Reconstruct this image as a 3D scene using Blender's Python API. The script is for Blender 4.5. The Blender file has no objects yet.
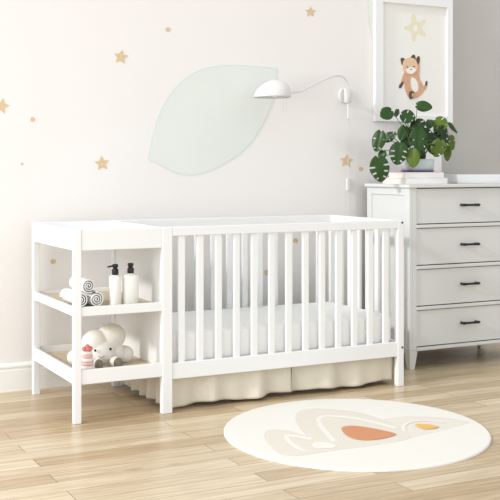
import bpy, bmesh, math, random
from mathutils import Vector, Matrix
random.seed(7)
C = bpy.context.scene
COL = C.collection
PI = math.pi

# ---------------------------------------------------------------- camera, world, light, exposure
CAM_H, CAM_D, YAW, FPX, HOR = 1.21, 4.683, 0.474, 1032.15, 166.8
cs, sn = math.cos(YAW), math.sin(YAW)
cam_d = bpy.data.cameras.new('camera')
cam = bpy.data.objects.new('camera', cam_d); COL.objects.link(cam)
cam.location = (0, -CAM_D, CAM_H)
cam.rotation_euler = (PI/2, 0, -YAW)
cam_d.sensor_width = 36; cam_d.lens = FPX/500*36
cam_d.shift_y = -(250-HOR)/500
cam_d.clip_end = 60
C.camera = cam

w = bpy.data.worlds.new('world'); C.world = w; w.use_nodes = True
bg = w.node_tree.nodes['Background']
bg.inputs[0].default_value = (0.965, 0.985, 1.0, 1); bg.inputs[1].default_value = 0.98

sun_d = bpy.data.lights.new('sun', 'SUN'); sun_d.energy = 1.75; sun_d.angle = math.radians(5)
sun_d.color = (1.0, 0.985, 0.975)
sun = bpy.data.objects.new('sun', sun_d); COL.objects.link(sun)
sun.rotation_euler = Vector((1, 0.16, -0.45)).to_track_quat('-Z', 'Y').to_euler()
sun.location = (-3, -1, 3)

def area(name, loc, aim, sx, sy, e, col=(1, 1, 1)):
    d = bpy.data.lights.new(name, 'AREA'); d.shape = 'RECTANGLE'; d.size = sx; d.size_y = sy
    d.energy = e; d.color = col
    o = bpy.data.objects.new(name, d); COL.objects.link(o); o.location = loc
    o.rotation_euler = (Vector(aim)-Vector(loc)).to_track_quat('-Z', 'Y').to_euler()
    return o
area('window_daylight', (-1.1, -1.6, 1.5), (2.2, 0.3, 0.9), 1.8, 2.0, 52, (0.98, 0.99, 1))

area('rear_fill_light', (1.2, -7.5, 1.9), (2.4, 0.5, 0.7), 3.6, 2.2, 35, (1, 0.995, 0.985))  # added fill behind the camera to brighten fronts and the crib interior

vs = C.view_settings
vs.view_transform = 'Standard'; vs.look = 'None'; vs.gamma = 1; vs.use_curve_mapping = False
vs.exposure = -0.03

# ---------------------------------------------------------------- helpers
def at(u, v, Y):
    t = (u-250)/FPX; q = (HOR-v)/FPX
    r = (t*cs+sn, -t*sn+cs, q); k = (Y+CAM_D)/r[1]
    return Vector((r[0]*k, Y, CAM_H+r[2]*k))
def at_z(u, v, Z):
    t = (u-250)/FPX; q = (HOR-v)/FPX
    r = (t*cs+sn, -t*sn+cs, q); k = (Z-CAM_H)/r[2]
    return Vector((r[0]*k, -CAM_D+r[1]*k, Z))

def srgb(r, g, b):
    f = lambda c: ((c/255+0.055)/1.055)**2.4 if c > 10 else c/255/12.92
    return (f(r), f(g), f(b), 1)

def mat(name, col, rough=0.5, noise=0.0, scale=20, bump=0.0, bscale=60, metal=0, spec=0.5, stretch=None, sheen=0, trans=0):
    m = bpy.data.materials.new(name); m.use_nodes = True
    nt = m.node_tree; b = nt.nodes['Principled BSDF']
    b.inputs['Base Color'].default_value = col; b.inputs['Roughness'].default_value = rough
    b.inputs['Metallic'].default_value = metal; b.inputs['Specular IOR Level'].default_value = spec
    if sheen: b.inputs['Sheen Weight'].default_value = sheen
    tc = nt.nodes.new('ShaderNodeTexCoord'); mp = nt.nodes.new('ShaderNodeMapping')
    nt.links.new(tc.outputs['Object'], mp.inputs[0])
    if stretch: mp.inputs['Scale'].default_value = stretch
    n = nt.nodes.new('ShaderNodeTexNoise'); n.inputs['Scale'].default_value = scale; n.inputs['Detail'].default_value = 4
    nt.links.new(mp.outputs[0], n.inputs['Vector'])
    mx = nt.nodes.new('ShaderNodeMix'); mx.data_type = 'RGBA'
    k = 1-noise
    mx.inputs[6].default_value = (col[0]*k, col[1]*k, col[2]*k, 1)
    mx.inputs[7].default_value = (min(1, col[0]*(1+noise*.5)), min(1, col[1]*(1+noise*.5)), min(1, col[2]*(1+noise*.5)), 1)
    nt.links.new(n.outputs['Fac'], mx.inputs[0]); nt.links.new(mx.outputs[2], b.inputs['Base Color'])
    if bump:
        n2 = nt.nodes.new('ShaderNodeTexNoise'); n2.inputs['Scale'].default_value = bscale
        nt.links.new(mp.outputs[0], n2.inputs['Vector'])
        bp = nt.nodes.new('ShaderNodeBump'); bp.inputs['Strength'].default_value = bump; bp.inputs['Distance'].default_value = 0.004
        nt.links.new(n2.outputs['Fac'], bp.inputs['Height']); nt.links.new(bp.outputs[0], b.inputs['Normal'])
    return m

M = dict(
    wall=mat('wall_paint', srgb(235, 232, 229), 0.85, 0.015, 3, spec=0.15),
    wall2=mat('wall_greige', srgb(194, 192, 188), 0.85, 0.015, 3, spec=0.15),  # darker greige base colour for the set-back right wall
    trim=mat('trim_white', srgb(240, 240, 238), 0.45, 0.01, spec=0.3),
    white=mat('white_lacquer', srgb(234, 235, 235), 0.42, 0.01, spec=0.3),
    dresser=mat('dresser_paint', srgb(214, 216, 214), 0.40, 0.012, 6, spec=0.35),
    gap=mat('gap_shade', srgb(96, 94, 90), 0.8),  # shade of the drawer gaps put into the case colour
    shelf=mat('pale_board', srgb(212, 199, 174), 0.6, 0.06, 12, stretch=(1, 8, 1)),
    iron=mat('dark_bronze', srgb(52, 50, 48), 0.4, 0.1, metal=0.6),
    linen=mat('linen', srgb(224, 218, 202), 0.9, 0.05, 90, 0.25, 500, spec=0.1, stretch=(1, 1, .4)),
    sheet=mat('cotton_sheet', srgb(242, 242, 240), 0.9, 0.015, 30, 0.12, 60, spec=0.1),
    leafdecal=mat('watercolour_green', srgb(225, 229, 224), 0.8, 0.05, 3.5, spec=0.1),
    leafedge=mat('watercolour_green_edge', srgb(216, 225, 219), 0.8, 0.05, 5, spec=0.1),
    gold=mat('gold_watercolour', srgb(220, 196, 160), 0.8, 0.22, 60, spec=0.1),
    lamp=mat('lamp_enamel', srgb(220, 220, 218), 0.35, 0.01),
    cord=mat('white_cord', srgb(228, 227, 224), 0.5, 0.01),
    bulb=mat('frosted_bulb', srgb(245, 243, 235), 0.3, 0.01),
    rug=mat('rug_pile', srgb(236, 233, 225), 0.95, 0.03, 120, 0.5, 500, spec=0.05),
    rug_b=mat('rug_beige', srgb(226, 221, 208), 0.95, 0.04, 120, 0.5, 500, spec=0.05),
    rug_p=mat('rug_blush', srgb(230, 223, 213), 0.95, 0.04, 120, 0.5, 500, spec=0.05),
    rug_t=mat('rug_terracotta', srgb(214, 152, 116), 0.95, 0.12, 120, 0.5, 500, spec=0.05),
    rug_y=mat('rug_mustard', srgb(234, 190, 110), 0.95, 0.08, 120, 0.5, 500, spec=0.05),
    green=mat('monstera_green', srgb(34, 72, 12), 0.36, 0.45, 14, spec=0.38),
    green2=mat('monstera_dark', srgb(24, 50, 12), 0.38, 0.4, 14, spec=0.38),
    green3=mat('monstera_light', srgb(86, 108, 26), 0.42, 0.4, 14, spec=0.38),
    stem=mat('petiole_green', srgb(92, 110, 58), 0.5, 0.2, 20),
    soil=mat('soil', srgb(60, 46, 36), 0.95, 0.4, 60, 0.5),
    pot=mat('pale_blue_glaze', srgb(196, 210, 212), 0.4, 0.06, 10),
    saucer=mat('blue_grey_glaze', srgb(92, 112, 130), 0.4, 0.05, 10),
    paper=mat('paper_pages', srgb(234, 230, 222), 0.8, 0.08, 30, stretch=(1, 1, 60)),
    cover=mat('book_cover_white', srgb(238, 236, 233), 0.5, 0.01),
    pink=mat('book_cover_pink', srgb(226, 122, 170), 0.5, 0.03),
    bottle=mat('bottle_white', srgb(240, 238, 233), 0.3, 0.01),
    pump=mat('pump_black', srgb(28, 27, 27), 0.35, 0.05),
    towel=mat('towel_white', srgb(244, 244, 242), 0.95, 0.05, 80, 0.6, 400, spec=0.05),
    towel_g=mat('towel_grey_stripe', srgb(150, 153, 150), 0.95, 0.1, 80, 0.6, 400, spec=0.05),
    plush=mat('plush_cream', srgb(234, 231, 224), 0.98, 0.04, 60, 0.5, 250, spec=0.05, sheen=0.3),
    sole=mat('sole_grey', srgb(140, 130, 118), 0.95, 0.08, 60, 0.5, 250, spec=0.05),
    black=mat('eye_black', srgb(20, 20, 20), 0.25, 0.0),
    coral=mat('toy_coral', srgb(222, 130, 126), 0.5, 0.03),
    blush=mat('toy_blush', srgb(238, 190, 184), 0.5, 0.03),
    toyw=mat('toy_white', srgb(238, 234, 230), 0.5, 0.03),
    printp=mat('print_paper', srgb(236, 235, 231), 0.7, 0.01, spec=0.15),
    fox=mat('fox_orange', srgb(216, 170, 138), 0.8, 0.25, 40),
    fox_l=mat('fox_light', srgb(228, 196, 164), 0.8, 0.15, 40),
    fox_d=mat('fox_brown', srgb(96, 78, 66), 0.8, 0.25, 60),
    fox_w=mat('fox_white', srgb(238, 236, 230), 0.8, 0.03),
    star_p=mat('print_star', srgb(230, 225, 200), 0.8, 0.12, 40),
)

def floor_mat():
    m = bpy.data.materials.new('oak_planks'); m.use_nodes = True
    nt = m.node_tree; N = nt.nodes; L = nt.links; b = N['Principled BSDF']
    tc = N.new('ShaderNodeTexCoord')
    br = N.new('ShaderNodeTexBrick')
    br.inputs['Scale'].default_value = 1.0
    br.inputs['Brick Width'].default_value = 1.15; br.inputs['Row Height'].default_value = 0.118
    br.inputs['Mortar Size'].default_value = 0.0016; br.inputs['Mortar Smooth'].default_value = 0.3
    br.inputs['Color1'].default_value = (0, 0, 0, 1); br.inputs['Color2'].default_value = (1, 1, 1, 1)
    br.inputs['Mortar'].default_value = (0.5, 0.5, 0.5, 1)
    br.offset = 0.37; br.offset_frequency = 2
    L.new(tc.outputs['Object'], br.inputs['Vector'])
    ramp = N.new('ShaderNodeValToRGB'); cr = ramp.color_ramp
    cr.elements[0].color = srgb(196, 173, 138); cr.elements[1].color = srgb(227, 211, 182)
    e = cr.elements.new(0.35); e.color = srgb(211, 192, 160)
    e = cr.elements.new(0.7); e.color = srgb(220, 203, 174)
    L.new(br.outputs['Color'], ramp.inputs[0])
    # grain
    mp = N.new('ShaderNodeMapping'); mp.inputs['Scale'].default_value = (1.6, 26, 1)
    L.new(tc.outputs['Object'], mp.inputs[0])
    ad = N.new('ShaderNodeVectorMath'); ad.operation = 'ADD'
    sc = N.new('ShaderNodeVectorMath'); sc.operation = 'SCALE'; sc.inputs[3].default_value = 13
    L.new(br.outputs['Color'], sc.inputs[0]); L.new(mp.outputs[0], ad.inputs[0]); L.new(sc.outputs[0], ad.inputs[1])
    n = N.new('ShaderNodeTexNoise'); n.inputs['Scale'].default_value = 2.2; n.inputs['Detail'].default_value = 7; n.inputs['Distortion'].default_value = 0.6
    L.new(ad.outputs[0], n.inputs['Vector'])
    gr = N.new('ShaderNodeValToRGB'); gr.color_ramp.elements[0].position = 0.32; gr.color_ramp.elements[1].position = 0.68
    gr.color_ramp.elements[0].color = (0.70, 0.63, 0.54, 1); gr.color_ramp.elements[1].color = (1, 1, 1, 1)
    L.new(n.outputs['Fac'], gr.inputs[0])
    mu = N.new('ShaderNodeMix'); mu.data_type = 'RGBA'; mu.blend_type = 'MULTIPLY'; mu.inputs[0].default_value = 0.9
    L.new(ramp.outputs[0], mu.inputs[6]); L.new(gr.outputs[0], mu.inputs[7])
    # knots
    mk = N.new('ShaderNodeMapping'); mk.inputs['Scale'].default_value = (2.2, 6.5, 1)
    L.new(tc.outputs['Object'], mk.inputs[0])
    vo = N.new('ShaderNodeTexVoronoi'); vo.inputs['Scale'].default_value = 0.9; L.new(mk.outputs[0], vo.inputs['Vector'])
    kr = N.new('ShaderNodeValToRGB'); kr.color_ramp.elements[0].position = 0.03; kr.color_ramp.elements[1].position = 0.12
    kr.color_ramp.elements[0].color = (0.62, 0.52, 0.42, 1); kr.color_ramp.elements[1].color = (1, 1, 1, 1)
    L.new(vo.outputs['Distance'], kr.inputs[0])
    m2 = N.new('ShaderNodeMix'); m2.data_type = 'RGBA'; m2.blend_type = 'MULTIPLY'; m2.inputs[0].default_value = 0.6
    L.new(mu.outputs[2], m2.inputs[6]); L.new(kr.outputs[0], m2.inputs[7])
    m3 = N.new('ShaderNodeMix'); m3.data_type = 'RGBA'
    L.new(br.outputs['Fac'], m3.inputs[0]); L.new(m2.outputs[2], m3.inputs[6]); m3.inputs[7].default_value = srgb(112, 86, 62)
    L.new(m3.outputs[2], b.inputs['Base Color'])
    b.inputs['Roughness'].default_value = 0.3; b.inputs['Specular IOR Level'].default_value = 0.5
    bp = N.new('ShaderNodeBump'); bp.inputs['Strength'].default_value = 0.15; bp.inputs['Distance'].default_value = 0.002
    L.new(n.outputs['Fac'], bp.inputs['Height']); L.new(bp.outputs[0], b.inputs['Normal'])
    return m
M['floor'] = floor_mat()

def obj(name, bm, m, parent=None, smooth=False, bevel=0, label=None):
    me = bpy.data.meshes.new(name)
    bmesh.ops.recalc_face_normals(bm, faces=bm.faces)
    bm.to_mesh(me); bm.free()
    if smooth:
        for p in me.polygons: p.use_smooth = True
    for mm in (m if isinstance(m, (list, tuple)) else [m]): me.materials.append(mm)
    o = bpy.data.objects.new(name, me); COL.objects.link(o)
    if parent:
        o.parent = parent
        o.matrix_parent_inverse = WI(parent)
    if bevel:
        b = o.modifiers.new('bevel', 'BEVEL'); b.width = bevel; b.segments = 2; b.limit_method = 'ANGLE'
    if label: o['label'] = label
    return o
def WI(p):
    m = Matrix.Translation(p.location) @ p.rotation_euler.to_matrix().to_4x4()
    q = p.parent
    while q:
        m = q.matrix_parent_inverse.copy() if False else m
        q = None
    return m.inverted()
def thing(name, label, cat, loc, group=None):
    o = bpy.data.objects.new(name, None); COL.objects.link(o); o.location = loc
    o.empty_display_size = 0.05
    tag(o, label, cat, group); return o
def tag(o, label, cat, group=None):
    o['label'] = label; o['category'] = cat
    if group: o['group'] = group
    return o
def struct(o): o['kind'] = 'structure'; return o

def box(bm, x0, x1, y0, y1, z0, z1, mi=0):
    v = [bm.verts.new(p) for p in ((x0,y0,z0),(x1,y0,z0),(x1,y1,z0),(x0,y1,z0),(x0,y0,z1),(x1,y0,z1),(x1,y1,z1),(x0,y1,z1))]
    for f in ((0,3,2,1),(4,5,6,7),(0,1,5,4),(1,2,6,5),(2,3,7,6),(3,0,4,7)):
        bm.faces.new([v[i] for i in f]).material_index = mi
    return bm
def B(*a): return box(bmesh.new(), *a)
def hexa(bm, bot, top):
    vb = [bm.verts.new(p) for p in bot]; vt = [bm.verts.new(p) for p in top]; n = len(bot)
    bm.faces.new(vb[::-1]); bm.faces.new(vt)
    for i in range(n): bm.faces.new((vb[i], vb[(i+1) % n], vt[(i+1) % n], vt[i]))
    return bm
def lathe(bm, prof, cx, cy, seg=32, mi=0, close=True):
    rings = []
    for r, z in prof:
        rings.append([bm.verts.new((cx+r*math.cos(2*PI*k/seg), cy+r*math.sin(2*PI*k/seg), z)) for k in range(seg)])
    for a, b in zip(rings, rings[1:]):
        for k in range(seg):
            bm.faces.new((a[k], a[(k+1) % seg], b[(k+1) % seg], b[k])).material_index = mi
    if close:
        bm.faces.new(rings[0][::-1]).material_index = mi; bm.faces.new(rings[-1]).material_index = mi
    return bm
def tube(bm, pts, r, seg=8, mi=0):
    pts = [Vector(p) for p in pts]; rings = []
    rr = r if isinstance(r, (list, tuple)) else [r]*len(pts)
    up = Vector((0.13, 0.27, 1)).normalized(); prev = None
    for i, p in enumerate(pts):
        t = (pts[min(i+1, len(pts)-1)]-pts[max(i-1, 0)]).normalized()
        n = prev - t*prev.dot(t) if prev else up.cross(t)
        if n.length < 1e-4: n = Vector((1, 0, 0)).cross(t)
        n.normalize(); prev = n; b = t.cross(n)
        rings.append([bm.verts.new(p+(n*math.cos(2*PI*k/seg)+b*math.sin(2*PI*k/seg))*rr[i]) for k in range(seg)])
    for a, b in zip(rings, rings[1:]):
        for k in range(seg): bm.faces.new((a[k], a[(k+1) % seg], b[(k+1) % seg], b[k])).material_index = mi
    bm.faces.new(rings[0][::-1]).material_index = mi; bm.faces.new(rings[-1]).material_index = mi
    return bm
def catmull(P, n=8, closed=False):
    P = [Vector(p) for p in P]; N = len(P); out = []
    rng = range(N) if closed else range(N-1)
    for i in rng:
        p1, p2 = P[i % N], P[(i+1) % N]
        p0 = P[(i-1) % N] if closed or i > 0 else p1*2-p2
        p3 = P[(i+2) % N] if closed or i < N-2 else p2*2-p1
        for k in range(n):
            t = k/n
            out.append(0.5*((2*p1)+(p2-p0)*t+(2*p0-5*p1+4*p2-p3)*t*t+(3*p1-p0-3*p2+p3)*t**3))
    if not closed: out.append(P[-1])
    return out
def slab(bm, pts, off, mi=0):
    """closed outline given thickness by the vector off"""
    a = [bm.verts.new(p) for p in pts]; b = [bm.verts.new(Vector(p)+Vector(off)) for p in pts]
    n = len(a)
    f1 = bm.faces.new(a); f2 = bm.faces.new(b[::-1]); f1.material_index = f2.material_index = mi
    for i in range(n): bm.faces.new((a[i], b[i], b[(i+1) % n], a[(i+1) % n])).material_index = mi
    return bm
def ball(bm, c, r, mi=0, sub=3, rot=None):
    if not isinstance(r, (tuple, list)): r = (r, r, r)
    m = Matrix.Translation(c) @ (rot or Matrix.Identity(4)) @ Matrix.Diagonal((*r, 1))
    res = bmesh.ops.create_icosphere(bm, subdivisions=sub, radius=1, matrix=m)
    for v in res['verts']:
        for f in v.link_faces: f.material_index = mi
    return bm

# ---------------------------------------------------------------- room
W = 0.867
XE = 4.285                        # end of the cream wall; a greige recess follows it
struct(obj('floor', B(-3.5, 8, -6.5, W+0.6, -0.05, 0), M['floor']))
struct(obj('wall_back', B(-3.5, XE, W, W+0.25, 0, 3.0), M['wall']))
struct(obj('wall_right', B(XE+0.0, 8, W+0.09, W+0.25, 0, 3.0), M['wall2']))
bm = bmesh.new()
prof = [(0, 0), (-0.018, 0), (-0.018, 0.112), (-0.014, 0.118), (-0.014, 0.124), (-0.020, 0.129), (-0.020, 0.138), (-0.010, 0.146), (0, 0.150)]
def base_run(x0, x1, y):
    bm = bmesh.new()
    a = [bm.verts.new((x0, y+p[0], p[1])) for p in prof]; b = [bm.verts.new((x1, y+p[0], p[1])) for p in prof]
    bm.faces.new(a); bm.faces.new(b[::-1])
    for i in range(len(prof)-1): bm.faces.new((a[i], a[i+1], b[i+1], b[i]))
    bm.faces.new((a[-1], a[0], b[0], b[-1]))
    return bm
struct(obj('baseboard_back', base_run(-3.5, XE, W), M['trim']))
struct(obj('baseboard_right', base_run(XE, 8, W+0.09), M['trim']))

# ---------------------------------------------------------------- crib with changing table
crib = thing('crib_with_changing_table', 'white wooden slatted crib with an attached open-shelf changing table', 'crib', (2.4, 0.37, 0))
XL, X0, XA, XB, XC, XR = 1.476, 1.512, 1.922, 1.975, 3.318, 3.358
DP, H, HR, T = 0.743, 0.915, 0.870, 0.036
Wm = M['white']
def cp(name, bm, bev=0.003, m=None, label=None, parent=None): return obj(name, bm, m or Wm, parent or crib, bevel=bev, label=label)
for y0, y1 in ((0, T), (DP-T, DP)):
    cp('leg', B(XL, X0, y0, y1, 0, H))
    cp('leg', B(XA, XB, y0, y1, 0, H))
    cp('leg', B(XC, XR, y0, y1, 0, H))
# changing tray: aprons around a recessed top
cp('apron', B(X0, XA, 0.003, 0.022, 0.814, H-0.001))
cp('apron', B(X0, XA, DP-0.022, DP-0.003, 0.814, H-0.001))
cp('apron', B(XL+0.002, XL+0.02, T, DP-T, 0.814, H-0.001))
cp('changing_top', B(XL+0.02, XA, 0.022, DP-0.022, 0.845, 0.860), 0.001)
for z0, z1, zb in ((0.504, 0.548, 0.531), (0.183, 0.251, 0.218)):
    cp('shelf_rail', B(X0, XA, 0.004, 0.022, z0, z1))
    cp('shelf_rail', B(X0, XA, DP-0.022, DP-0.004, z0, z1))
    cp('shelf_rail', B(XL+0.003, XL+0.02, T, DP-T, z0, z1))
    cp('shelf', B(XL+0.02, XA+0.01, 0.022, DP-0.022, zb-0.012, zb), 0.001, M['shelf'], 'pale beige shelf board')
# crib ends and sides
cp('end_panel', B(XA+0.012, XA+0.030, T, DP-T, 0.165, H-0.004))
for y0, y1 in ((0.004, 0.030), (DP-0.030, DP-0.004)):
    cp('top_rail', B(XB, XC, y0-0.003, y1+0.003, HR, H))
    cp('bottom_rail', B(XB, XC, y0, y1, 0.165, 0.245))
cp('top_rail', B(XC+0.004, XR-0.004, T, DP-T, HR, H))
cp('bottom_rail', B(XC+0.004, XR-0.008, T, DP-T, 0.165, 0.245))
s0 = None
def put_slat(x, y, rz=0):
    global s0
    if s0 is None:
        s0 = cp('slat', B(-0.0175, 0.0175, -0.009, 0.009, 0.240, HR+0.004), 0.003)
        s0.matrix_parent_inverse = Matrix.Identity(4)
        o = s0
    else:
        o = s0.copy(); COL.objects.link(o); o.parent = crib
    o.location = (x-crib.location.x, y-crib.location.y, 0); o.rotation_euler = (0, 0, rz)
for k in range(13): put_slat(2.029+0.1013*k, 0.017)
for k in range(13): put_slat(2.029+0.1013*k, DP-0.017)
for k in range(6): put_slat((XC+XR)/2-0.002, 0.036+0.0958*(k+1), PI/2)
cp('mattress_support', B(XB-0.014, XC+0.003, 0.031, DP-0.031, 0.212, 0.224), 0)
for z in (0.902, 0.214):
    b = bmesh.new()
    bmesh.ops.create_cone(b, cap_ends=True, segments=14, radius1=0.0055, radius2=0.0055, depth=0.004,
        matrix=Matrix.Translation((XR-0.012, -0.001, z)) @ Matrix.Rotation(PI/2, 4, 'X'))
    cp('bolt', b, 0, M['iron'], 'dark round bolt head')

# mattress
bm = B(XB+0.004, XC-0.008, 0.040, DP-0.040, 0.2245, 0.392)
o = obj('crib_mattress', bm, M['sheet'], bevel=0)
bv = o.modifiers.new('bevel', 'BEVEL'); bv.width = 0.028; bv.segments = 5
for p in o.data.polygons: p.use_smooth = True
tag(o, 'white sheeted mattress lying inside the slatted crib', 'mattress')

# bed skirt
sk = thing('bed_skirt', 'cream linen bed skirt hanging below the crib bottom rail', 'bed skirt', (2.65, 0.37, 0))
def drape(p0, p1, out, ztop, zbot, amp, wl, seed, amp_top=0.1):
    rnd = random.Random(seed); bm = bmesh.new()
    p0, p1, out = Vector(p0), Vector(p1), Vector(out); L = (p1-p0).length
    nu, nv = max(40, int(L/0.008)), 14; ph = [rnd.uniform(0, 6.3) for _ in range(4)]
    def P(u, v, th):
        s = u*L
        wv = math.sin(2*PI*s/wl+ph[0])+0.6*math.sin(2*PI*s/(wl*0.57)+ph[1])+0.5*math.sin(2*PI*s/(wl*1.9)+ph[2])
        a = amp*(amp_top+(1-amp_top)*v**0.8)
        zb = zbot+0.006*math.sin(2*PI*s/(wl*1.6)+ph[3])
        q = p0.lerp(p1, u)+out*(a*wv*0.5+th+0.006*v)
        q.z = ztop+(zb-ztop)*v; return q
    fr = [[bm.verts.new(P(i/nu, j/nv, 0)) for j in range(nv+1)] for i in range(nu+1)]
    bk = [[bm.verts.new(P(i/nu, j/nv, -0.002)) for j in range(nv+1)] for i in range(nu+1)]
    for i in range(nu):
        for j in range(nv):
            bm.faces.new((fr[i][j], fr[i+1][j], fr[i+1][j+1], fr[i][j+1]))
            bm.faces.new((bk[i][j], bk[i][j+1], bk[i+1][j+1], bk[i+1][j]))
        bm.faces.new((fr[i][0], bk[i][0], bk[i+1][0], fr[i+1][0])); bm.faces.new((fr[i][nv], fr[i+1][nv], bk[i+1][nv], bk[i][nv]))
    for j in range(nv):
        bm.faces.new((fr[0][j], fr[0][j+1], bk[0][j+1], bk[0][j])); bm.faces.new((fr[nu][j], bk[nu][j], bk[nu][j+1], fr[nu][j+1]))
    return bm
yk = 0.060
obj('front_panel', drape((1.978, yk, 0), (2.675, yk, 0), (0, -1, 0), 0.208, 0.020, 0.030, 0.24, 3, 0.5), M['linen'], sk, True)
obj('front_panel', drape((2.689, yk, 0), (3.324, yk, 0), (0, -1, 0), 0.208, 0.022, 0.030, 0.27, 5, 0.5), M['linen'], sk, True)
obj('side_panel', drape((1.972, 0.68, 0), (1.972, 0.080, 0), (-1, 0, 0), 0.205, 0.022, 0.034, 0.11, 9, 0.5), M['linen'], sk, True)
obj('side_panel', drape((3.330, 0.065, 0), (3.330, 0.69, 0), (1, 0, 0), 0.208, 0.022, 0.012, 0.16, 11), M['linen'], sk, True)

# ---------------------------------------------------------------- things on the changing table shelves
def pump_bottle(x, y, z, r, hb, label, noz):
    t = thing('pump_bottle', label, 'bottle', (x, y, z), 'pump bottles on the upper shelf')
    bm = bmesh.new()
    lathe(bm, [(r*0.93, z), (r, z+0.004), (r, z+hb-0.010), (r*0.95, z+hb-0.004), (r*0.80, z+hb), (r*0.42, z+hb+0.002), (r*0.40, z+hb+0.006)], x, y)
    obj('bottle_body', bm, M['bottle'], t, True)
    bm = bmesh.new(); zz = z+hb+0.002
    lathe(bm, [(0.0165, zz), (0.0165, zz+0.024), (0.0145, zz+0.028), (0.0105, zz+0.030), (0.0105, zz+0.036), (0.0145, zz+0.037), (0.0145, zz+0.050), (0.012, zz+0.052)], x, y, 20)
    d = Vector((math.cos(noz), math.sin(noz), 0)); c0 = Vector((x, y, zz+0.042))
    tube(bm, [c0, c0+d*0.02, c0+d*0.034+Vector((0, 0, -0.002)), c0+d*0.038+Vector((0, 0, -0.006))], [0.005, 0.0045, 0.004, 0.0035], 10)
    obj('pump_head', bm, M['pump'], t, True, label='black plastic pump head')
pA = at(115.2, 300, 0.105); pB = at(130.6, 300, 0.105)
pump_bottle(pA.x, 0.105, 0.5316, 0.0300, 0.149, 'slimmer white pump bottle with black nozzle pointing left, beside the rolled towels', math.radians(170))
pump_bottle(pB.x, 0.105, 0.5316, 0.0400, 0.151, 'wider white pump bottle with black pump, at the right end of the upper shelf', math.radians(235))

def towel(px, pz_px, r, y0, L, label, ph):
    c = at(px, pz_px, y0); x, z = c.x, c.z
    bm = bmesh.new(); turns = 3.2; n = 90; th = r/(turns+0.7)*0.76
    inn, out = [], []
    for i in range(n+1):
        a = i/n*turns*2*PI+ph; rc = r*(0.10+0.90*i/n)
        d = Vector((math.cos(a), 0, math.sin(a)))
        inn.append(d*(rc-th)); out.append(d*rc)
    rows = []
    for yy in (0, 0.004, L-0.004, L):
        k = 0.10 if yy in (0, L) else 0
        rows.append([[bm.verts.new(Vector((x, y0+yy, z))+a.lerp(b, k)), bm.verts.new(Vector((x, y0+yy, z))+b.lerp(a, k))] for a, b in zip(inn, out)])
    for i in range(n):
        for R0, R1 in zip(rows, rows[1:]):
            bm.faces.new((R0[i][1], R0[i+1][1], R1[i+1][1], R1[i][1])).material_index = 0
            bm.faces.new((R0[i][0], R1[i][0], R1[i+1][0], R0[i+1][0])).material_index = 1
        for R in (rows[0], rows[-1]): bm.faces.new((R[i][0], R[i+1][0], R[i+1][1], R[i][1])).material_index = 0
    for i in (0, n):
        for R0, R1 in zip(rows, rows[1:]): bm.faces.new((R0[i][0], R0[i][1], R1[i][1], R1[i][0]))
    o = obj('rolled_towel', bm, [M['towel'], M['towel_g']], None, True)
    tag(o, label, 'towel', 'rolled towels on the upper shelf')
zt = 0.5315
YT = 0.085
d_ = lambda u, v: at(u, v, YT)
cR = at(96.8, 298, YT); rt = 0.0385
def tw(x, z, r, y0, L, label, ph):
    c = Vector((x, y0, z)); yy = c.y+CAM_D
    xc = c.x*cs-yy*sn; d = c.x*sn+yy*cs
    towel(250+FPX*xc/d, HOR+FPX*(CAM_H-z)/d, r, y0, L, label, ph)
tw(cR.x, zt+rt, rt, YT, 0.22, 'rolled grey-white towel at the lower right of the three stacked rolls', 0.4)
tw(cR.x-2*rt-0.001, zt+rt, rt, YT, 0.23, 'rolled grey-white towel at the lower left of the three, half behind the post', 2.0)
tw(cR.x-rt, zt+rt*2.74, rt*0.97, YT+0.002, 0.21, 'rolled grey-white towel on top of the other two rolls', 4.0)

# plush cloud
zs = 0.2185
pl = thing('cloud_plush_toy', 'cream cloud-shaped plush toy with small black eyes and grey-soled feet on the bottom shelf', 'plush toy', (1.72, 0.24, zs))
Y0 = 0.24
bm = bmesh.new()
for (u, v, r, dy) in ((95, 342.0, 0.069, 0), (111, 336.5, 0.076, 0.01), (124, 354, 0.050, 0.01), (76, 357, 0.046, 0.03), (102, 351, 0.072, -0.012), (115, 353, 0.054, -0.005), (88, 354, 0.054, 0)):
    c = at(u, v, Y0+dy); c.z = max(c.z, zs+r*0.88+0.001); ball(bm, c, (r, r*0.80, r*0.88))
bd = obj('plush_body', bm, M['plush'], pl, True)
rm = bd.modifiers.new('remesh', 'REMESH'); rm.mode = 'VOXEL'; rm.voxel_size = 0.005; rm.use_smooth_shade = True
smd = bd.modifiers.new('smooth', 'SMOOTH'); smd.iterations = 6; smd.factor = 0.6
for (u, v) in ((95.2, 350.5), (110.5, 349)):
    obj('eye', ball(bmesh.new(), at(u, v, Y0-0.066), (0.0062, 0.006, 0.0068), sub=2), M['black'], pl, True)
obj('mouth', tube(bmesh.new(), catmull([at(98.5, 355.5, Y0-0.072), at(101.5, 358, Y0-0.073), at(104.8, 355, Y0-0.072)], 5), 0.0012, 6), M['sole'], pl, True)
for (u, rz) in ((98.5, -0.25), (115.5, 0.15)):
    c = at(u, 364, Y0-0.095); c.z = zs+0.029
    rot = Matrix.Rotation(rz, 4, 'Z')
    ft = obj('foot', ball(bmesh.new(), c, (0.025, 0.040, 0.028), rot=rot), M['plush'], pl, True)
    d = rot @ Vector((0, -1, 0))
    s_ = obj('sole', ball(bmesh.new(), c+d*0.026, (0.0225, 0.0200, 0.0265), rot=rot), M['sole'], ft, True, label='round grey-brown foot sole')

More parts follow.
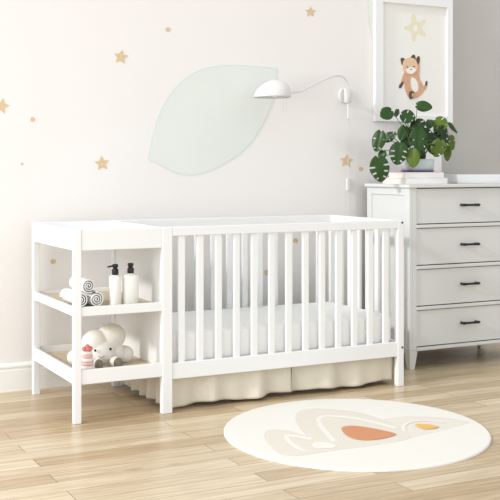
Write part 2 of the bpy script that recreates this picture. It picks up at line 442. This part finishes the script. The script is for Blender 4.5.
# stacking ring toy
cx_ = at(87.4, 368, 0.075); sx, sy = cx_.x, 0.075
st = thing('stacking_ring_toy', 'white and coral stacking ring toy with a red top beside the front post', 'toy', (sx, sy, zs))
z = zs+0.0005
for k, (r, hh, mm) in enumerate(((0.034, 0.021, 'coral'), (0.032, 0.019, 'toyw'), (0.030, 0.017, 'blush'), (0.028, 0.019, 'toyw'), (0.026, 0.015, 'blush'), (0.023, 0.017, 'toyw'))):
    bm = bmesh.new()
    lathe(bm, [(r*0.5, z), (r*0.9, z+0.001), (r, z+hh*0.3), (r, z+hh*0.7), (r*0.9, z+hh-0.001), (r*0.5, z+hh)], sx, sy, 24)
    obj('ring', bm, M[mm], st, True, label={'coral': 'coral ring', 'blush': 'pale pink ring', 'toyw': 'white ring'}[mm]); z += hh
bm = bmesh.new()
for a, b, hh in ((0, 0, 0.020), (0.015, 0, 0.011), (-0.015, 0.002, 0.011), (0, -0.012, 0.010)):
    ball(bm, (sx+a, sy+b, z+hh), (0.012, 0.012, 0.013 if hh > .015 else 0.012), sub=2)
obj('topper', bm, M['coral'], st, True, label='coral red berry-shaped top')

# ---------------------------------------------------------------- dresser
DL, DR, DY0, DY1, DT = 3.636, 4.552, 0.332, 0.785, 1.105
dr = thing('dresser', 'tall off-white four-drawer dresser with dark pulls and tapered legs', 'dresser', ((DL+DR)/2, 0.59, 0))
D = M['dresser']
def dp(name, bm, bev=0.002, m=None, label=None, parent=None): return obj(name, bm, m or D, parent or dr, bevel=bev, label=label)
dp('top', B(DL-0.018, DR+0.018, DY0-0.020, DY1+0.004, DT-0.020, DT), 0.004)
# carcass: side frames with inset panels, stiles, back
ZB, ZT = 0.118, DT-0.020
for s in (0, 1):
    x0, x1 = ((DL, DL+0.022) if s == 0 else (DR-0.022, DR))
    bm = bmesh.new()
    ring_o = [(DY0, ZB), (DY1, ZB), (DY1, ZT), (DY0, ZT)]
    ring_i = [(DY0+0.055, ZB+0.06), (DY1-0.05, ZB+0.06), (DY1-0.05, ZT-0.045), (DY0+0.055, ZT-0.045)]
    vv = {(k, x): [bm.verts.new((x, y, z)) for y, z in rg] for k, rg in ((0, ring_o), (1, ring_i)) for x in (x0, x1)}
    for i in range(4):
        j = (i+1) % 4
        for x in (x0, x1): bm.faces.new((vv[0, x][i], vv[0, x][j], vv[1, x][j], vv[1, x][i]))
        for k in (0, 1): bm.faces.new((vv[k, x0][i], vv[k, x0][j], vv[k, x1][j], vv[k, x1][i]))
    dp('side_frame', bm)
    xa = DL+0.009 if s == 0 else DR-0.018
    dp('side_panel', B(xa, xa+0.009, DY0+0.05, DY1-0.045, ZB+0.03, ZT-0.03), 0)
    xs = DL+0.022 if s == 0 else DR-0.052
    dp('stile', B(xs, xs+0.030, DY0, DY0+0.02, ZB, ZT))
dp('carcass', B(DL+0.022, DR-0.022, DY0+0.026, DY1, ZB, ZT), 0, M['gap'], 'inner case coloured dark as the shade in the drawer gaps')
fx0, fx1 = DL+0.052, DR-0.052
tops = [1.082, 0.866, 0.620, 0.376, 0.134]
for k in range(4):
    zt_, zb_ = tops[k]-(0.003 if k == 0 else 0.026), tops[k+1]+0.004
    d = dp('drawer', B(fx0+0.002, fx1-0.002, DY0+0.006, DY0+0.030, zb_, zt_), 0.002)
    # lip under each drawer
    dp('drawer_rail', B(fx0, fx1, DY0-0.004, DY0+0.026, tops[k+1]-0.022, tops[k+1]-0.002), 0.004)
    zc = (0.977, 0.737, 0.496, 0.258)[k]; xc = 4.081
    bm = bmesh.new(); yh = DY0-0.022
    pts = [(xc-0.070, yh+0.002, zc), (xc-0.058, yh, zc), (xc-0.03, yh-0.002, zc), (xc, yh-0.003, zc), (xc+0.03, yh-0.002, zc), (xc+0.058, yh, zc), (xc+0.070, yh+0.002, zc)]
    tube(bm, pts, [0.004, 0.0095, 0.007, 0.0068, 0.007, 0.0095, 0.004], 10)
    for q in (-0.055, 0.055): tube(bm, [(xc+q, yh, zc), (xc+q, DY0+0.007, zc)], [0.006, 0.0085], 10)
    obj('handle', bm, M['iron'], d, True, label='dark bronze drawer pull')
for lx, sgn in ((DL+0.004, 1), (DR-0.004, -1)):
    for ly, sy_ in ((DY0+0.004, 1), (DY1-0.010, -1)):
        a, b = 0.060, 0.034
        top = [(lx, ly, 0.120), (lx+sgn*a, ly, 0.120), (lx+sgn*a, ly+sy_*a, 0.120), (lx, ly+sy_*a, 0.120)]
        i = 0.010
        bot = [(lx+sgn*i, ly+sy_*i, 0), (lx+sgn*(i+b), ly+sy_*i, 0), (lx+sgn*(i+b), ly+sy_*(i+b), 0), (lx+sgn*i, ly+sy_*(i+b), 0)]
        dp('leg', hexa(bmesh.new(), bot, top), 0.002)

# books
def book(x0, x1, y0, y1, z0, z1, label, cov, rot=0):
    t = thing('book', label, 'book', ((x0+x1)/2, (y0+y1)/2, z0), 'books under the potted plant')
    c = 0.0025
    bm = bmesh.new(); box(bm, x0, x1, y0, y1, z0, z0+c); box(bm, x0, x1, y0, y1, z1-c, z1, 1); box(bm, x0, x1, y0, y0+c, z0+c, z1-c)
    obj('cover', bm, [M['cover'], cov], t, bevel=0.0008)
    obj('pages', B(x0+0.004, x1-0.004, y0+c+0.0005, y1-0.004, z0+c, z1-c), M['paper'], t)
bz = DT+0.0005
b1 = at(407, 180, 0.40); b1r = at(447.5, 180, 0.40)
book(b1.x, b1r.x, 0.40, 0.66, bz, bz+0.036, 'thick white book lying at the bottom of the stack on the dresser', M['cover'])
b2 = at(405.5, 174, 0.42); b2r = at(443.8, 174, 0.42)
book(b2.x, b2r.x, 0.42, 0.60, bz+0.0365, bz+0.073, 'white book with a pink top cover directly under the plant saucer', M['pink'])
ztop = bz+0.0735

# tray
tx0 = at(458, 180, 0.44).x
def tray():
    bm = bmesh.new(); x0, x1, y0, y1, z0, z1 = tx0, tx0+0.36, 0.44, 0.60, bz, bz+0.056
    box(bm, x0, x1, y0, y1, z0, z0+0.008)
    box(bm, x0, x1, y0, y0+0.010, z0+0.008, z1); box(bm, x0, x1, y1-0.010, y1, z0+0.008, z1)
    box(bm, x0, x0+0.010, y0+0.01, y1-0.01, z0+0.008, z1); box(bm, x1-0.010, x1, y0+0.01, y1-0.01, z0+0.008, z1)
    return bm
tag(obj('storage_tray', tray(), M['white'], bevel=0.003), 'low white open tray on the right part of the dresser top', 'tray')

# ---------------------------------------------------------------- potted monstera
pc = at(417, 165, 0.53); px_, py_ = pc.x, 0.525
pt = thing('potted_monstera', 'lush green monstera plant in a shallow pale blue pot on two books', 'potted plant', (px_, py_, ztop))
bm = bmesh.new(); lathe(bm, [(0.095, ztop), (0.102, ztop+0.004), (0.103, ztop+0.011), (0.095, ztop+0.012), (0.04, ztop+0.010)], px_, py_, 40)
obj('saucer', bm, M['saucer'], pt, True, label='blue-grey saucer')
bm = bmesh.new(); z0 = ztop+0.0105
lathe(bm, [(0.088, z0), (0.097, z0+0.004), (0.102, z0+0.040), (0.103, z0+0.066), (0.099, z0+0.068), (0.095, z0+0.064), (0.090, z0+0.055)], px_, py_, 40)
obj('pot', bm, M['pot'], pt, True)
bm = bmesh.new(); lathe(bm, [(0.02, z0+0.050), (0.094, z0+0.058), (0.06, z0+0.062), (0.01, z0+0.064)], px_, py_, 30)
obj('soil', bm, M['soil'], pt, True)

RIGHT = Vector((cs, -sn, 0)); UP = Vector((0, 0, 1)); TOCAM = Vector((-sn, -cs, 0))
def leaf(u, v, wpx, hpx, phi, Y, mt, tilt=0.25, yawl=0.0, slits=3, droop=0.35, i_=0):
    """u,v centre; phi = direction of the tip in the picture, degrees clockwise from up; sizes in the picture's px"""
    c = at(u, v, Y); px = (c-cam.location).dot(-TOCAM)/FPX
    Wd, Ln = wpx*px/2, hpx*px
    p = math.radians(phi)
    tip = (UP*math.cos(p)+RIGHT*math.sin(p)); n = TOCAM.copy()
    side = tip.cross(n).normalized()
    R1 = Matrix.Rotation(tilt, 3, side); tip = R1 @ tip; n = R1 @ n
    R2 = Matrix.Rotation(yawl, 3, tip); side = R2 @ side; n = R2 @ n
    org = c - tip*Ln*0.46
    bm = bmesh.new(); nt_, ns = 56, 9
    def pos(sd, t, s):
        th = math.radians(168)*(1-t)
        x = math.sin(th)*(1-0.22*max(0, math.cos(th)))*1.0
        y = 0.44+0.56*math.cos(th) if th < PI/2 else 0.44+0.56*math.cos(th)*1.02
        rib = 1.0*t**1.15
        X = x*s*sd; Yl = rib+(y-rib)*s
        zz = -droop*(Yl**2)*0.35-droop*0.35*(abs(X)**2)+0.10*abs(X)+0.02*math.sin(9*t+sd)*s
        return org+side*(X*Wd)+tip*(Yl*Ln)+n*(zz*Ln)
    grid = {}
    for sd in (-1, 1):
        g = [[None]*(ns+1) for _ in range(nt_+1)]
        for i in range(nt_+1):
            for j in range(ns+1):
                if j == 0 and sd == 1: g[i][0] = grid[i]; continue
                g[i][j] = bm.verts.new(pos(sd, i/nt_, j/ns))
                if j == 0: grid[i] = g[i][0]
        for i in range(nt_):
            t = (i+0.5)/nt_
            for j in range(ns):
                s = (j+0.5)/ns; cut = False
                for q in range(slits):
                    tc_ = 0.40+0.36*q/max(1, slits-1 or 1)+0.02*sd
                    wd = 0.024*(0.35+s)
                    if abs(t-tc_) < wd and 0.40 < s < (0.84 if (q+i_) % 3 else 1.1): cut = True
                if not cut: bm.faces.new((g[i][j], g[i+1][j], g[i+1][j+1], g[i][j+1]))
    bmesh.ops.delete(bm, geom=[x for x in bm.verts if not x.link_faces], context='VERTS')
    o = obj('leaf', bm, M[mt], pt, True)
    sol = o.modifiers.new('solid', 'SOLIDIFY'); sol.thickness = 0.0012
    return org
G, K, L_ = 'green', 'green2', 'green3'
LV = [ # u, v, w, h, phi, Y, mat, tilt, yaw, slits
    (386.5, 113.5, 14, 13, 240, 0.50, G, 0.35, 0.2, 0), (408, 116.5, 15, 14, 110, 0.50, G, 0.3, -0.3, 2),
    (396.5, 113, 7, 8, 200, 0.54, K, 0.2, 0.9, 0), (424, 106.3, 11, 15, 100, 0.53, G, 0.35, 0.0, 0),
    (378.5, 141, 14, 20, 195, 0.44, G, 0.1, 0.3, 2), (389.5, 136.5, 11, 14, 60, 0.47, G, 0.4, -0.5, 2),
    (379.8, 169.0, 20, 24, 172, 0.40, G, 0.05, 0.0, 3), (382, 155, 9, 10, 200, 0.44, G, 0.3, 0.5, 0),
    (398.5, 153.5, 19, 21, 190, 0.40, G, 0.05, 0.15, 3), (418.5, 142.5, 20, 27, 182, 0.40, G, 0.12, -0.1, 3),
    (418, 125, 16, 12, 160, 0.48, K, 0.5, 0.1, 1), (413, 158, 14, 18, 178, 0.37, L_, 0.1, 0.2, 0),
    (440.5, 123.5, 16, 14, 130, 0.50, L_, 0.5, -0.2, 2), (444, 137, 14, 22, 165, 0.47, K, 0.1, -0.5, 3),
    (438, 148, 16, 17, 200, 0.43, L_, 0.2, 0.3, 2), (452, 142.5, 9, 14, 172, 0.52, L_, 0.1, -0.4, 1),
    (453, 127.5, 6, 13, 140, 0.54, G, 0.3, -0.7, 0), (447.5, 153, 8, 15, 185, 0.46, L_, 0.1, 0.4, 0),
    (429.5, 124, 9, 9, 190, 0.52, G, 0.4, 0.3, 0), (429, 136, 12, 18, 140, 0.50, K, 0.3, -0.3, 2),
    (406, 143, 12, 14, 215, 0.52, K, 0.3, 0.3, 0), (421, 155, 10, 13, 165, 0.46, K, 0.2, 0.3, 0),
    (440, 131, 14, 14, 210, 0.56, K, 0.3, 0.2, 0), (432, 144, 15, 20, 170, 0.50, G, 0.15, 0.2, 0), (403, 133, 12, 15, 200, 0.54, G, 0.3, 0.3, 0), (412, 131, 10, 12, 230, 0.56, K, 0.4, 0.2, 0),
]
for i, a in enumerate(LV):
    org = leaf(*a, i_=i)
    b0 = Vector((px_+random.uniform(-.03, .03), py_+random.uniform(-.03, .03), z0+0.055))
    md = b0.lerp(org, 0.5)+Vector((0, 0, 0.035+0.25*max(0, (b0-org).z)))
    obj('petiole', tube(bmesh.new(), catmull([b0, md, org], 8), 0.0022, 6), M['stem'], pt, True)

# ---------------------------------------------------------------- framed print
fr = thing('framed_print', 'white deep-framed nursery print of a small fox under a pale star, above the dresser', 'picture', (4.03, W, 1.50))
fa, fb = at(376.0, 122, W-0.036), at(453.2, 122, W-0.036)
ia, ib = at(383.2, 115, W-0.030), at(447.2, 115, W-0.030)
fz1 = at(400, -6, W-0.036).z; iz1 = at(400, 3.5, W-0.030).z; fz0 = 1.503; iz0 = fz0+(ia.x-fa.x)*0.75
F0, F1 = W-0.034, W-0.0022
bm = bmesh.new()
box(bm, fa.x, ia.x, F0, F1, fz0, fz1); box(bm, ib.x, fb.x, F0, F1, fz0, fz1)
box(bm, ia.x, ib.x, F0, F1, fz0, iz0); box(bm, ia.x, ib.x, F0, F1, iz1, fz1)
obj('frame', bm, M['white'], fr, bevel=0.0015)
PY = W-0.014
bm = bmesh.new(); box(bm, ia.x-0.002, ib.x+0.002, PY, W-0.004, iz0-0.002, iz1+0.002)
PM = [M['printp'], M['fox'], M['fox_l'], M['fox_d'], M['fox_w'], M['star_p']]
lay = [0]
def art(pts, mi, n=6, sm=True):
    lay[0] += 1; yy = PY-0.0004*lay[0]
    P = [at(u, v, yy) for u, v in pts]
    if sm: P = catmull(P, n, True)
    slab(bm, P, (0, 0.0004*lay[0], 0), mi)
def oval(u, v, a, b, rot, mi, n=18):
    art([(u+a*math.cos(t)*math.cos(rot)-b*math.sin(t)*math.sin(rot), v+a*math.cos(t)*math.sin(rot)+b*math.sin(t)*math.cos(rot)) for t in [2*PI*k/n for k in range(n)]], mi, sm=False)
# star
art([(411.8, 15), (415, 14.6), (417.2, 22.0), (424.0, 19.8), (425.8, 22), (422.0, 28.0), (425.8, 34.0), (424.2, 36.4), (417.6, 34.0), (415.0, 40.8), (412.0, 40.4), (410.6, 32.0), (404.6, 29.6), (404.4, 26.6), (410.4, 24.0)], 5, 3)
oval(415.5, 28.5, 2.2, 3.6, 0.2, 4)
# fox: tail, body, arms, head
art([(422, 92), (426, 89), (427.5, 84.5), (425.6, 82.2), (424.2, 86), (420, 89)], 1)
art([(425.8, 86), (427.4, 84.5), (427.4, 81.5), (426.2, 81), (425.2, 83.5)], 3, 4)
art([(405, 72.5), (412, 71.5), (418.2, 73), (420.4, 80), (423.5, 86), (424, 91), (420, 96), (414, 98.8), (409, 97.5), (405.6, 91), (404.4, 82)], 1)
art([(411, 78), (415, 78.5), (418, 84), (418, 90), (415, 92), (411.5, 88)], 4)
art([(404.5, 72.5), (406.2, 76), (404.6, 82), (401.6, 87), (400.6, 84), (402.4, 77)], 1)
art([(402.6, 81.5), (403.6, 83), (401.5, 87.5), (399.3, 88), (399.6, 85)], 3, 4)
art([(416.5, 73), (416.3, 64), (418.4, 62), (419.8, 66), (419.4, 74)], 1)
art([(416.4, 64), (416.8, 58.5), (419, 56), (420, 59), (419.4, 63), (417.8, 64.6)], 3, 4)
art([(401, 58.6), (403.6, 58), (406, 61), (402.5, 65)], 3, 3)
art([(410.8, 58.5), (413.4, 54.7), (415.2, 56), (415.5, 62)], 3, 3)
art([(402.8, 66), (403.8, 60.5), (408.6, 57.8), (414, 58.6), (417.2, 63), (417.4, 69), (414, 73.2), (409.4, 74.2), (404.4, 71.4)], 2)
art([(405.6, 70), (409, 68), (411, 66.8), (413.6, 68), (416.2, 69.5), (413.6, 73), (409.4, 73.8)], 4)
oval(407.2, 67, 1.1, 0.5, 0.4, 3, 8); oval(414, 66.4, 1.1, 0.5, -0.3, 3, 8); oval(411, 69.4, 0.8, 0.6, 0, 3, 8)
art([(409.5, 92.5), (412.5, 91), (414.6, 93), (413.2, 97), (411.4, 99.3), (409.6, 97.6)], 3, 4)
art([(412.6, 93), (414.3, 93.6), (413, 96.6), (411.6, 96)], 1, 4)
obj('print', bm, PM, fr)

# ---------------------------------------------------------------- wall stickers
def decal(name, pts, m, label, cat, group=None, n=6, sm=True, th=0.0012):
    P = [at(u, v, W-0.0005) for u, v in pts]
    if sm: P = catmull(P, n, True)
    bm = bmesh.new(); slab(bm, P, (0, -th, 0))
    o = obj(name, bm, m); tag(o, label, cat, group); return o
LF = [(147.5, 159.5), (153, 133.6), (162, 107), (177.4, 85.2), (197, 71), (219, 65.6), (245.6, 65.4), (277.5, 68.3), (276.5, 87.4), (271, 107), (259, 131.4), (245.6, 149), (228, 162), (210, 171), (193, 175.4), (175, 173.2), (160, 165.3)]
def leaf_sticker(pts, tips, label, group=None):
    """smooth outline with sharp corners at the two tips"""
    P = [at(u, v, W-0.0005) for u, v in pts]; n = len(P); out = []
    i0, i1 = tips
    seqs = [P[i0:i1+1], P[i1:]+P[:i0+1]]
    for s in seqs: out += catmull(s, 6)[:-1]
    cen = sum(out, Vector())/len(out)
    ins = [p+(cen-p).normalized()*0.010 for p in out]
    bm = bmesh.new()
    a = [bm.verts.new(p+Vector((0, -0.0012, 0))) for p in out]; b = [bm.verts.new(p+Vector((0, -0.0012, 0))) for p in ins]; c = [bm.verts.new(p) for p in out]
    bm.faces.new(b); N_ = len(a)
    for i in range(N_):
        j = (i+1) % N_
        bm.faces.new((a[i], a[j], b[j], b[i])).material_index = 1
        bm.faces.new((c[i], c[j], a[j], a[i])).material_index = 1
    o = obj('leaf_sticker', bm, [M['leafdecal'], M['leafedge']]); tag(o, label, 'wall sticker', group)
leaf_sticker(LF, (0, 7), 'large pale green leaf sticker on the wall, left of the lamp')
leaf_sticker([(397, 132), (390, 112), (381, 82), (374, 49), (370, 30), (368, 12), (368, -8), (374, -40), (392, -60), (410, -20), (417, 40), (412, 90), (405, 125)], (0, 8), 'pale green leaf sticker mostly hidden behind the framed print')
def star(u, v, r, rot, label):
    pts = []
    for k in range(10):
        rr = r if k % 2 == 0 else r*0.5
        a = rot+k*PI/5
        pts.append((u+rr*math.sin(a), v-rr*math.cos(a)))
    decal('star_sticker', pts, M['gold'], label, 'wall sticker', 'gold star stickers on the wall', sm=False)
star(121, 57, 7.6, 0.15, 'gold star sticker up and left of the big green leaf')
star(1.5, 106, 8.2, 0.25, 'gold star sticker cut by the left edge of the photo')
star(102, 163.5, 7.8, -0.1, 'gold star sticker above the changing table')
star(310.5, 12, 5.6, 0.05, 'gold star sticker near the top of the wall, above the lamp')
star(346.5, 161, 7.0, 0.1, 'gold star sticker behind the lamp cord')
def dot(u, v, r, label):
    pts = [(u+r*(1+0.08*math.sin(3*t+u))*math.cos(t), v+r*(1+0.08*math.cos(2*t))*math.sin(t)) for t in [2*PI*k/14 for k in range(14)]]
    decal('dot_sticker', pts, M['gold'], label, 'wall sticker', 'small gold dot stickers on the wall', sm=False)
dot(168, 29.5, 2.5, 'small gold dot sticker above the upper left of the big green leaf')
dot(32.5, 119.5, 2.5, 'small gold dot sticker right of the star at the left photo edge')
dot(22, 164, 1.4, 'tiny gold dot sticker low at the left, left of the star above the changing table')
dot(53, 261.5, 2.7, 'gold dot sticker seen through the open side of the changing table')
dot(361, 169, 2.3, 'gold dot sticker right of the star behind the lamp cord')
dot(267, 272.5, 2.8, 'gold dot sticker seen low between the crib slats')
dot(295.5, 240.5, 2.5, 'gold dot sticker seen higher between the crib slats, under the top rail')

# ---------------------------------------------------------------- wall lamp
lp = thing('wall_lamp', 'white swing-arm wall lamp with a domed shade, over the crib', 'lamp', (3.50, W, 1.66))
mc = at(345.3, 95.5, W-0.008)
bm = bmesh.new()
bmesh.ops.create_cone(bm, cap_ends=True, segments=40, radius1=0.050, radius2=0.046, depth=0.016, matrix=Matrix.Translation((mc.x, W-0.008, mc.z)) @ Matrix.Rotation(PI/2, 4, 'X'))
obj('wall_plate', bm, M['lamp'], lp, bevel=0.002)
YB = W-0.062; bc = at(347.5, 95.5, YB)
bm = bmesh.new(); lathe(bm, [(0.018, bc.z-0.046), (0.021, bc.z-0.043), (0.021, bc.z+0.043), (0.018, bc.z+0.046)], bc.x, YB, 24)
tube(bm, [(bc.x, YB, bc.z), (mc.x, W-0.012, bc.z)], 0.012, 14)
obj('joint', bm, M['lamp'], lp, True)
YS = W-0.20
arm = [at(348.2, 120, YB), at(348.2, 104, YB), at(348.4, 90, YB), at(347.4, 83, YB), at(344.5, 78.2, YB-0.004), at(340.2, 75.8, YB-0.012), at(334.5, 75.8, YB-0.024), at(323, 80.2, YB-0.052), at(311, 86, YB-0.084), at(300.5, 91.0, YB-0.11), at(292, 92.6, YS+0.01), at(287, 92.6, YS)]
obj('arm', tube(bmesh.new(), catmull(arm, 8), 0.0062, 12), M['lamp'], lp, True)
sc0, sr = at(254, 97.5, YS), at(289.6, 97.5, YS)
R_ = (sr.x-sc0.x)/2*0.93; cc = (sc0+sr)/2; HH = at(270, 79.5, YS).z-cc.z
bm = bmesh.new(); rings = []; seg = 44
for side_, k_ in ((0, 1.0), (1, 0.965)):
    for i in (range(15) if side_ == 0 else range(13, -1, -1)):
        a = i/14*PI/2; r = R_*math.cos(a)*k_; zz = HH*math.sin(a)*k_
        if i == 14: r = 0.002
        sh = 0.030*math.sin(a)
        rings.append([bm.verts.new((cc.x+sh*0.9+r*math.cos(2*PI*k/seg), YS+r*math.sin(2*PI*k/seg), cc.z+zz)) for k in range(seg)])
for a, b in zip(rings, rings[1:]):
    for k in range(seg): bm.faces.new((a[k], a[(k+1) % seg], b[(k+1) % seg], b[k]))
for k in range(seg): bm.faces.new((rings[-1][k], rings[-1][(k+1) % seg], rings[0][(k+1) % seg], rings[0][k]))
obj('lamp_shade', bm, M['lamp'], lp, True)
bm = ball(bmesh.new(), (cc.x+0.02, YS, cc.z+0.028), 0.024); tube(bm, [(cc.x+0.02, YS, cc.z+0.045), (cc.x+0.024, YS, cc.z+HH-0.006)], 0.014, 16)
obj('bulb', bm, M['bulb'], lp, True)
for u in (283.4, 286.4):
    obj('pull_chain', tube(bmesh.new(), [at(u, 95, YS), at(u, 112.5, YS)], 0.0011, 6), M['cord'], lp, True)
YC = W-0.014
c1 = [at(348.2, 119, YB), at(348.1, 124, YB+0.02), at(348, 134, YC-0.004), at(348, 160, YC), at(348, 180, YC)]
obj('cord', tube(bmesh.new(), catmull(c1, 6)+[at(348, 195, YC), at(348, 212, YC), at(348.2, 250, YC), at(348.2, 340, YC)], 0.0016, 6), M['cord'], lp, True)
sw = at(347.8, 184.5, YC)
bm = B(sw.x-0.013, sw.x+0.013, YC-0.012, YC+0.010, sw.z-0.040, sw.z+0.040)
obj('switch', bm, M['lamp'], lp, bevel=0.005)

# ---------------------------------------------------------------- rug
RC = (2.5816, -0.7076); RA, RB = 0.602, 0.628
bm = bmesh.new(); n = 120
def rp(t, k, z): return (RC[0]+k*(RA*math.cos(t)*cs+RB*math.sin(t)*sn), RC[1]+k*(-RA*math.cos(t)*sn+RB*math.sin(t)*cs), z)
rings = [[bm.verts.new(rp(2*PI*i/n, k, z)) for i in range(n)] for k, z in ((1.0, 0.0005), (1.0, 0.007), (0.994, 0.0105), (0.985, 0.0115))]
bm.faces.new(rings[0][::-1]); bm.faces.new(rings[-1])
for a, b in zip(rings, rings[1:]):
    for i in range(n): bm.faces.new((a[i], a[(i+1) % n], b[(i+1) % n], b[i]))
RM = [M['rug'], M['rug_b'], M['rug_t'], M['rug_y'], M['rug_p']]
rl = [0.0112]
def patch(pts, mi, sm=True):
    z = rl[0]; rl[0] += 0.0004
    P = [at_z(u, v, z) for u, v in pts]
    if sm: P = catmull(P, 5, True)
    slab(bm, P, (0, 0, rl[0]-z+0.0004), mi)
def line(pts, wpx, mi):
    z = rl[0]; rl[0] += 0.0004
    P = catmull([at_z(u, v, z) for u, v in pts], 6); Lf, Rt = [], []
    for i, p in enumerate(P):
        t = (P[min(i+1, len(P)-1)]-P[max(i-1, 0)]).normalized(); q = Vector((-t.y, t.x, 0))*wpx
        Lf.append(p+q); Rt.append(p-q)
    slab(bm, Lf+Rt[::-1], (0, 0, rl[0]-z+0.0004), mi)
patch([(381, 444), (376, 430), (377, 423), (383, 419.5), (395, 417.6), (412, 416.4), (430, 416.8), (452, 418.6), (467, 421.5), (468, 423.4), (445, 430), (415, 437)], 4)
patch([(318, 446), (306, 436), (298, 426), (295.4, 419), (297, 413), (305, 410), (318, 408.6), (337, 409.6), (358, 412.4), (378, 418), (394, 424), (405, 431), (408, 437), (380, 444), (345, 449)], 1)
patch([(281, 454.5), (272, 448), (266, 441), (264, 435), (267, 431), (276, 429.6), (290, 431), (303, 435), (318, 440), (345, 442), (380, 440), (410, 436), (400, 441), (355, 447.5), (320, 452.5), (296, 456)], 1)
line([(334, 441), (328, 434), (322, 427), (318.6, 421), (320, 417.6), (327, 415.8), (340, 416.2), (358, 418.5), (378, 423), (396, 428)], 0.011, 0)
line([(304, 450.5), (296, 446.5), (289, 441), (286.5, 436.5), (288, 435), (300, 436.5), (312, 439)], 0.010, 0)
line([(404, 431), (403.5, 427), (406.5, 423.6), (414, 421.3), (426, 420.6), (445, 422)], 0.009, 0)
patch([(312.4, 446), (313, 443.4), (319, 442), (328, 442.8), (335, 445), (334.5, 447.6), (325, 448.4), (316, 448)], 0)
patch([(341.6, 429), (343, 427), (350, 425.8), (362, 426.6), (376, 429), (390, 432), (396, 434.2), (391, 436.6), (380, 439), (366, 440.2), (354, 438.6), (346, 434.6)], 2)
patch([(415.6, 424.8), (418, 423.8), (428, 424.3), (438, 426.4), (437, 427.8), (430, 429), (422, 428.4)], 3)
o = obj('round_rug', bm, RM); tag(o, 'round cream rug with terracotta and beige arch shapes on the wooden floor', 'rug')
